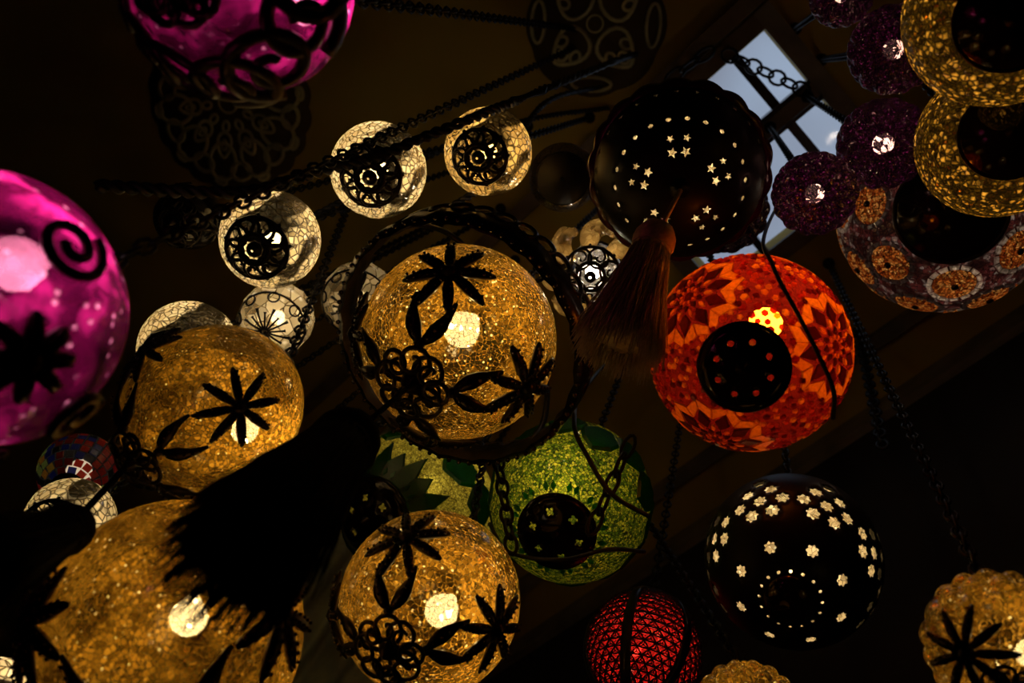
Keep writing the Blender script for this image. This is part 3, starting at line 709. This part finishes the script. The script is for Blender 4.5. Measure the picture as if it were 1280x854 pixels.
# ------------------------------------------------------------------ red lattice lamp
Pp = Lantern('lattice_lantern', 'red glass lamp under a black triangular lattice at the bottom edge', None, 803, 818, 71, 1.48, pole=(792, 880), sz=1.18)
Pp.globe(crackle('red_glass', (.35, .010, .008), (.62, .03, .02), (.4, .012, .01), 90., .05, .004, .01, .05, .3))
nm_, nr = 30, 22
for g in range(6):
    m = MB(); per = nm_ // 6
    def pt(i, j): return Pp.S(.25 + 2.35 * j / nr, 2 * PI * (i + (.5 if j % 2 else 0)) / nm_, 1.03)
    for j in range(nr):
        for i in range(g * per, (g + 1) * per):
            m.tube([pt(i, j), pt(i + 1, j)], .016 * Pp.R, 3)
            o2 = 1 if j % 2 else 0
            m.tube([pt(i, j), pt(i + o2, j + 1)], .016 * Pp.R, 3); m.tube([pt(i, j), pt(i - 1 + o2, j + 1)], .016 * Pp.R, 3)
            c = (pt(i, j) + pt(i + 1, j) + pt(i + o2, j + 1)) / 3
            m.tube([c, pt(i, j)], .010 * Pp.R, 3); m.tube([c, pt(i + 1, j)], .010 * Pp.R, 3); m.tube([c, pt(i + o2, j + 1)], .010 * Pp.R, 3)
    m.build('lattice_panel', BLACK, Pp.o)
    m = MB(); ph = 2 * PI * g / 6
    m.tube([Pp.S(.2 + 2.5 * i / 20, ph, 1.03) for i in range(21)], .10 * Pp.R, 6, flat=.3, up=lambda p: Vector(p)); m.build('rib', BLACK, Pp.o)
Pp.bulb((1., .5, .4), 1.1, .18, 0.); Pp.top(vent=False)

# tiny multicoloured mosaic
Rr = Lantern('patchwork_mosaic_lantern', 'tiny lamp of red, blue and yellow mosaic tiles at the left', None, 99, 590, 47, 1.64, pole=(84, 612))
Rr.globe(backing('dark_backing', (.02, .02, .02), .38, (.3, .26, .22)), nu=40, nv=24)
m = MB(); nb = 14
pal = {0: [(.75, .05, .03), (.6, .02, .02)], 1: [(.9, .6, .08), (.95, .45, .05), (.5, .75, .2)], 2: [(.03, .05, .45), (.02, .03, .3), (.3, .03, .02)], 3: [(.7, .05, .03), (.05, .06, .4), (.12, .12, .12)]}
for j in range(9):
    th = .5 + j * .22; n = max(8, int(2 * PI * sin(th) / .24))
    for i in range(n):
        fr = Rr.tang(th, 2 * PI * (i + .5 * (j % 2)) / n); m.cc = random.choice(pal[(i * 8 // n) % 4]) if random.random() < .85 else (.02, .02, .02)
        Rr.tile(m, fr, [(-.095, -.10), (-.095, .10), (.095, .10), (.095, -.10)], ins=.85)
b = m.build('glass_tiles', tile, Rr.o, False, True); b['kind'] = 'stuff'
Rr.dome(.42); Rr.bulb(WHITE, .60, .34, 0.); Rr.top()

# ------------------------------------------------------------------ hanging chains: each runs to a hook in the ceiling, clear of the other globes
D.clear = 1.5
def blocked(L, a, h):
    u = h - a; n = u.length; u = u / n
    for q in LAMPS:
        if q is L: continue
        t = max(0., min(n, (q.C - a).dot(u)))
        if (a + u * t - q.C).length < q.R * max(1., q.sz) * q.clear + .012: return True
    return any((h - g).length < .046 for g in HOOKS)
for L in LAMPS:
    a = L.M @ L.eye; best = None
    for i in range(0, 36):
        for j in range(12 if i else 1):
            h = Vector((a.x + .02 * i * cos(j * PI / 6), a.y + .02 * i * sin(j * PI / 6), ROOF))
            if SX0 - .03 < h.x < SX1 + .03 and SY0 - .03 < h.y < SY1 + .03:
                if not SX0 + .02 < h.x < SX1 - .02: continue
                h.y = -.175; h.z = ROOF - .045
            if not blocked(L, a, h): best = h; break
        if best: break
    h = best or Vector((a.x, a.y, ROOF)); HOOKS.append(h.copy())
    b = L.M.inverted() @ h
    chain_mesh(L.eye, b).build('chain', IRON, L.o)
    m = MB(); m.rev([(.010, -.014), (.015, -.006), (.017, 0.0)], 12, cap0=True, cap1=True)
    q = L.o.rotation_quaternion.inverted(); m.v = [tuple(b + q @ Vector(v)) for v in m.v]; m.build('ceiling_hook', IRON, L.o)

# ------------------------------------------------------------------ tassels
def tassel(label, top, neck, tip, rtop, rbot, mat, n, group='tassels', cordr=.004, rag=.12):
    o = bpy.data.objects.new('tassel', None); COL.objects.link(o); o.location = top; o.empty_display_size = .03; tag(o, label, 'tassel', group)
    N_ = neck - top; T_ = tip - top; ax = (tip - neck); ln = ax.length; ax.normalize(); x = ax.orthogonal().normalized(); y = ax.cross(x)
    m = MB(); m.tube([Vector((0, 0, 0)), N_ * .5, N_], cordr, 6); m.build('cord', mat, o)
    m = MB(); pr = [(.35, -.14), (.75, -.10), (.95, -.03), (1.0, .03), (.9, .07), (.82, .09)]; vs = []
    m.tube([N_ + ax * (z * ln) for r, z in pr], [r * rtop for r, z in pr], 14); m.build('head', mat, o)
    m = MB(); m.tube([N_ + ax * (.085 * ln), N_ + ax * (.115 * ln)], rtop * .93, 14); m.build('binding', mat, o)
    m = MB()
    m.tube([N_ + ax * (t * ln) for t in (.08, .3, .6, .86)], [rtop * .8, rtop * .8 + (rbot - rtop) * .25, rtop * .75 + (rbot - rtop) * .55, rbot * .78], 20)
    for i in range(n):
        a = random.uniform(0, 2 * PI); e = math.sqrt(random.uniform(.35, 1)); L_ = ln * random.uniform(1 - rag, 1.04)
        r0 = rtop * .88 * e; r1 = rbot * e * random.uniform(.85, 1.12); tw = random.uniform(-.2, .2); pts = []
        for q in range(6):
            t = q / 5; r = r0 + (r1 - r0) * t ** 1.15; b_ = a + tw * t
            pts.append(N_ + ax * (.09 * ln + (L_ - .09 * ln) * t) + (x * cos(b_) + y * sin(b_)) * r + Vector([random.uniform(-1, 1) * .0012 for _ in range(3)]))
        w = rbot * random.uniform(.012, .022); m.tube(pts, [w, w, w, w, w, w * .5], 3)
    sk = m.build('strands', mat, o); sk['kind'] = 'stuff'
    return o
BROWNT = principled('brown_yarn', (.74, .62, .36), .95, 0., (.55, .44, .24), 200.)
BLACKT = principled('black_yarn', (.004, .0035, .003), 1., 0., spec=.05)
REDT = principled('rust_yarn', (.10, .022, .008), .95, 0., (.06, .015, .006), 200.)
tp = D.M @ D.S(0, 0, 1.2)
tassel('long black silk tassel hanging from the central amber globe', tp, P(432, 552, .95), P(284, 716, .66), .038, .055, BLACKT, 1300, rag=.2)
tp = E_.M @ E_.S(0, 0, 1.2)
tassel('black tassel at the left edge, hanging from the left amber globe', tp, P(84, 662, .90), P(-80, 728, .66), .024, .042, BLACKT, 420)
tp = K.M @ K.S(0, 0, 1.1)
tassel('brown yarn tassel hanging in front of the star-pierced globe', tp, P(818, 300, 1.18), P(768, 446, 1.08), .029, .058, BROWNT, 700)

# ------------------------------------------------------------------ chains, garland and cables
def cable(name, label, cat, pts, r, mat, group=None, twist=False):
    pts = [P(*p) for p in pts]; sp = spline(pts, 10); m = MB(); b = pts[0]
    o = bpy.data.objects.new(name, None); COL.objects.link(o); o.location = b; tag(o, label, cat, group)
    if twist:
        n = len(sp)
        for st in range(2):
            out = []; L_ = 0.
            fine = spline(sp, 4)
            for i, p in enumerate(fine):
                t = (fine[min(i + 1, len(fine) - 1)] - fine[max(i - 1, 0)]).normalized(); x = t.orthogonal().normalized(); y = t.cross(x)
                if i: L_ += (p - fine[i - 1]).length
                a = L_ * 190 + st * PI; out.append(p - b + (x * cos(a) + y * sin(a)) * r * .7)
            m = MB(); m.tube(out, r * .7, 5); m.build('strand', mat, o)
    else:
        m.tube([p - b for p in sp], r, 6); m.build('cord', mat, o)
    return o
cable('twisted_garland', 'thick twisted black cord running in front of the pale balls', 'cord', [(120, 232, 1.15), (240, 240, 1.18), (320, 238, 1.2), (400, 214, 1.25), (470, 196, 1.3), (530, 172, 1.32), (640, 128, 1.42), (770, 76, 2.2), (795, 68, 2.60)], .0065, RUBBER, 'twisted cords', True)
cable('twisted_garland', 'twisted black cord passing behind the middle pale ball', 'cord', [(290, 318, 1.86), (400, 266, 1.92), (470, 228, 2.02), (560, 185, 2.12), (660, 150, 2.3), (760, 135, 2.6)], .006, RUBBER, 'twisted cords', True)
cable('twisted_garland', 'twisted black cord arching behind the honey-coloured ball', 'cord', [(560, 262, 1.75), (625, 215, 1.85), (680, 130, 2.1), (752, 108, 2.56)], .006, RUBBER, 'twisted cords', True)
cable('electric_cable', 'thin black cable dangling across the red mosaic lamp', 'cable', [(990, 226, 2.55), (958, 286, 1.34), (966, 332, 1.06), (1000, 398, 1.03), (1026, 450, 1.02), (1042, 490, 1.02), (1041, 524, 1.03)], .0026, RUBBER, 'thin cables')
cable('electric_cable', 'thin black cable slanting over the upper right of the green lamp', 'cable', [(790, 420, 2.7), (735, 480, 1.6), (718, 528, 1.30), (735, 572, 1.28), (765, 618, 1.28), (812, 646, 1.30)], .0038, RUBBER, 'thin cables')
cable('electric_cable', 'thin black cable looping under the cap of the green lamp', 'cable', [(612, 655, 1.45), (636, 690, 1.33), (700, 700, 1.30), (760, 687, 1.32), (806, 690, 1.36)], .0032, RUBBER, 'thin cables')
def linkchain(label, a, b, pitch, w, wire, group='loose chains'):
    o = bpy.data.objects.new('link_chain', None); COL.objects.link(o); o.location = a; tag(o, label, 'chain', group)
    d = b - a; n = max(2, int(d.length / pitch)); u = d.normalized(); v = (CAM - a).normalized(); x = (v - u * v.dot(u)).normalized(); y = u.cross(x)
    mb = MB(); hl = d.length / n * .66
    mb.tube([Vector((hl * cos(q), w * sin(q), 0)) for q in [2 * PI * k / 12 for k in range(12)]], wire, 5, True, up=(0, 0, 1))
    me = bpy.data.meshes.new('link'); me.from_pydata(mb.v, [], mb.f); me.materials.append(IRON); me.polygons.foreach_set('use_smooth', [True] * len(me.polygons))
    for i in range(n):
        e = y if i % 2 == 0 else (y * .55 + x * .83); z = u.cross(e)
        l = put('link', me, o); M_ = Matrix((u, e, z)).transposed().to_4x4(); M_.translation = u * (d.length * (i + .5) / n)
        l.matrix_local = M_
linkchain('black chain of round links strung across the rooflight', onroof(905, 66, ROOF - .05), onroof(1024, 122, ROOF - .05), .034, .018, .004)
linkchain('black chain of oval links slanting across the rooflight corner toward the star-pierced globe', onroof(890, 62, ROOF - .1), onroof(835, 100, ROOF - .1), .034, .014, .004)
linkchain('chain lying over the right face of the green lamp, ending near its cap', P(790, 548, 1.36), P(738, 665, 1.26), .030, .0085, .003)
linkchain('chain between the green lamp and the bottom amber globe', P(622, 570, 1.40), P(640, 690, 1.26), .026, .0085, .003)
linkchain('long thin chain hanging right of the red mosaic lamp', onroof(1072, 410), P(1104, 560, 1.9), .03, .011, .004)

# ------------------------------------------------------------------ ceiling medallions and curtain
MED = principled('medallion_paint', (.10, .06, .018), .9); OLIVE = principled('olive_paint', (.85, .76, .42), .8, 0., (.6, .54, .26), 20.)
def medallion(label, c, r, n, kind):
    o = bpy.data.objects.new('ceiling_medallion', None); COL.objects.link(o); o.location = c; tag(o, label, 'ceiling ornament', 'ceiling medallions')
    m = MB(); m.rev([(r * 1.0, 0), (r * 1.0, -.012), (.001, -.014)], 4 * n * 3, mod=lambda i, a: 1 + .045 * abs(cos(n * a)) if i < 2 else 1); m.build('disc', MED, o)
    def loop(name, cx, cy, rx, ry, a, w, z=-.016, tip=0.):
        m = MB(); ca, sa = cos(a), sin(a); pts = []
        for i in range(20):
            q = 2 * PI * i / 20; u = rx * cos(q); v = ry * sin(q) * (1 - tip * cos(q))
            pts.append((cx + u * ca - v * sa, cy + u * sa + v * ca, z))
        m.tube(pts, w, 5, True, flat=.7, up=(0, 0, 1)); m.build(name, OLIVE, o)
    for k in range(n):
        a = 2 * PI * k / n
        if kind == 0:
            loop('eye_loop', r * .50 * cos(a), r * .50 * sin(a), r * .145, r * .085, a, r * .024, tip=.3)
            loop('eye_pupil', r * .50 * cos(a), r * .50 * sin(a), r * .06, r * .03, a, r * .02)
            loop('small_loop', r * .28 * cos(a), r * .28 * sin(a), r * .06, r * .04, a, r * .022)
            b = a + PI / n; loop('border_loop', r * .80 * cos(b), r * .80 * sin(b), r * .10, r * .13, b, r * .028)
            loop('arch_loop', r * .70 * cos(a), r * .70 * sin(a), r * .22, r * .17, a, r * .028)
            loop('edge_loop', r * .93 * cos(a), r * .93 * sin(a), r * .04, r * .07, a, r * .024)
        else:
            loop('quatrefoil_loop', r * .5 * cos(a), r * .5 * sin(a), r * .3, r * .24, a, r * .034, tip=.4)
            for e in (-1, 0, 1):
                b = a + e * .28; loop('petal_loop', r * (.55 + .1 * (e == 0)) * cos(b), r * (.55 + .1 * (e == 0)) * sin(b), r * .09, r * .07, b, r * .028)
            b = a + PI / n; loop('border_loop', r * .85 * cos(b), r * .85 * sin(b), r * .1, r * .3, b, r * .03)
    loop('center_loop', 0, 0, r * .12, r * .12, 0, r * .016)
medallion('round lace-patterned ceiling medallion behind the upper magenta globe', onroof(288, 128), .27, 10, 0)
medallion('quatrefoil-patterned ceiling medallion beside the rooflight, above the star-pierced globe', Vector((.20, .36, ROOF)), .19, 4, 1)

CUR = principled('olive_curtain_cloth', (.62, .62, .40), .95, 0., (.45, .44, .28), 14., .2)
o = bpy.data.objects.new('curtain', None); COL.objects.link(o); tag(o, 'olive grey curtain in soft folds hanging behind the bottom amber globes', 'curtain')
c0 = Vector((1.5, -.66, ROOF)); o.location = c0; vs = []; fs = []; nu, nv = 72, 14
for j in range(nv + 1):
    for i in range(nu + 1):
        t = i / nu; h = j / nv; vs.append((.035 * sin(t * 40) * (.6 + .6 * h) + .02 * sin(t * 13 + h * 2), t * .54, -.02 - h * 1.9))
for j in range(nv):
    for i in range(nu): q = j * (nu + 1) + i; fs.append((q, q + 1, q + nu + 2, q + nu + 1))
m = MB(); m.add(vs, fs); cl = m.build('cloth', CUR, o); md = cl.modifiers.new('thickness', 'SOLIDIFY'); md.thickness = .004
m = MB(); m.tube([(0, -.04, -.015), (0, .58, -.015)], .014, 8); m.build('curtain_rod', BLACK, o)
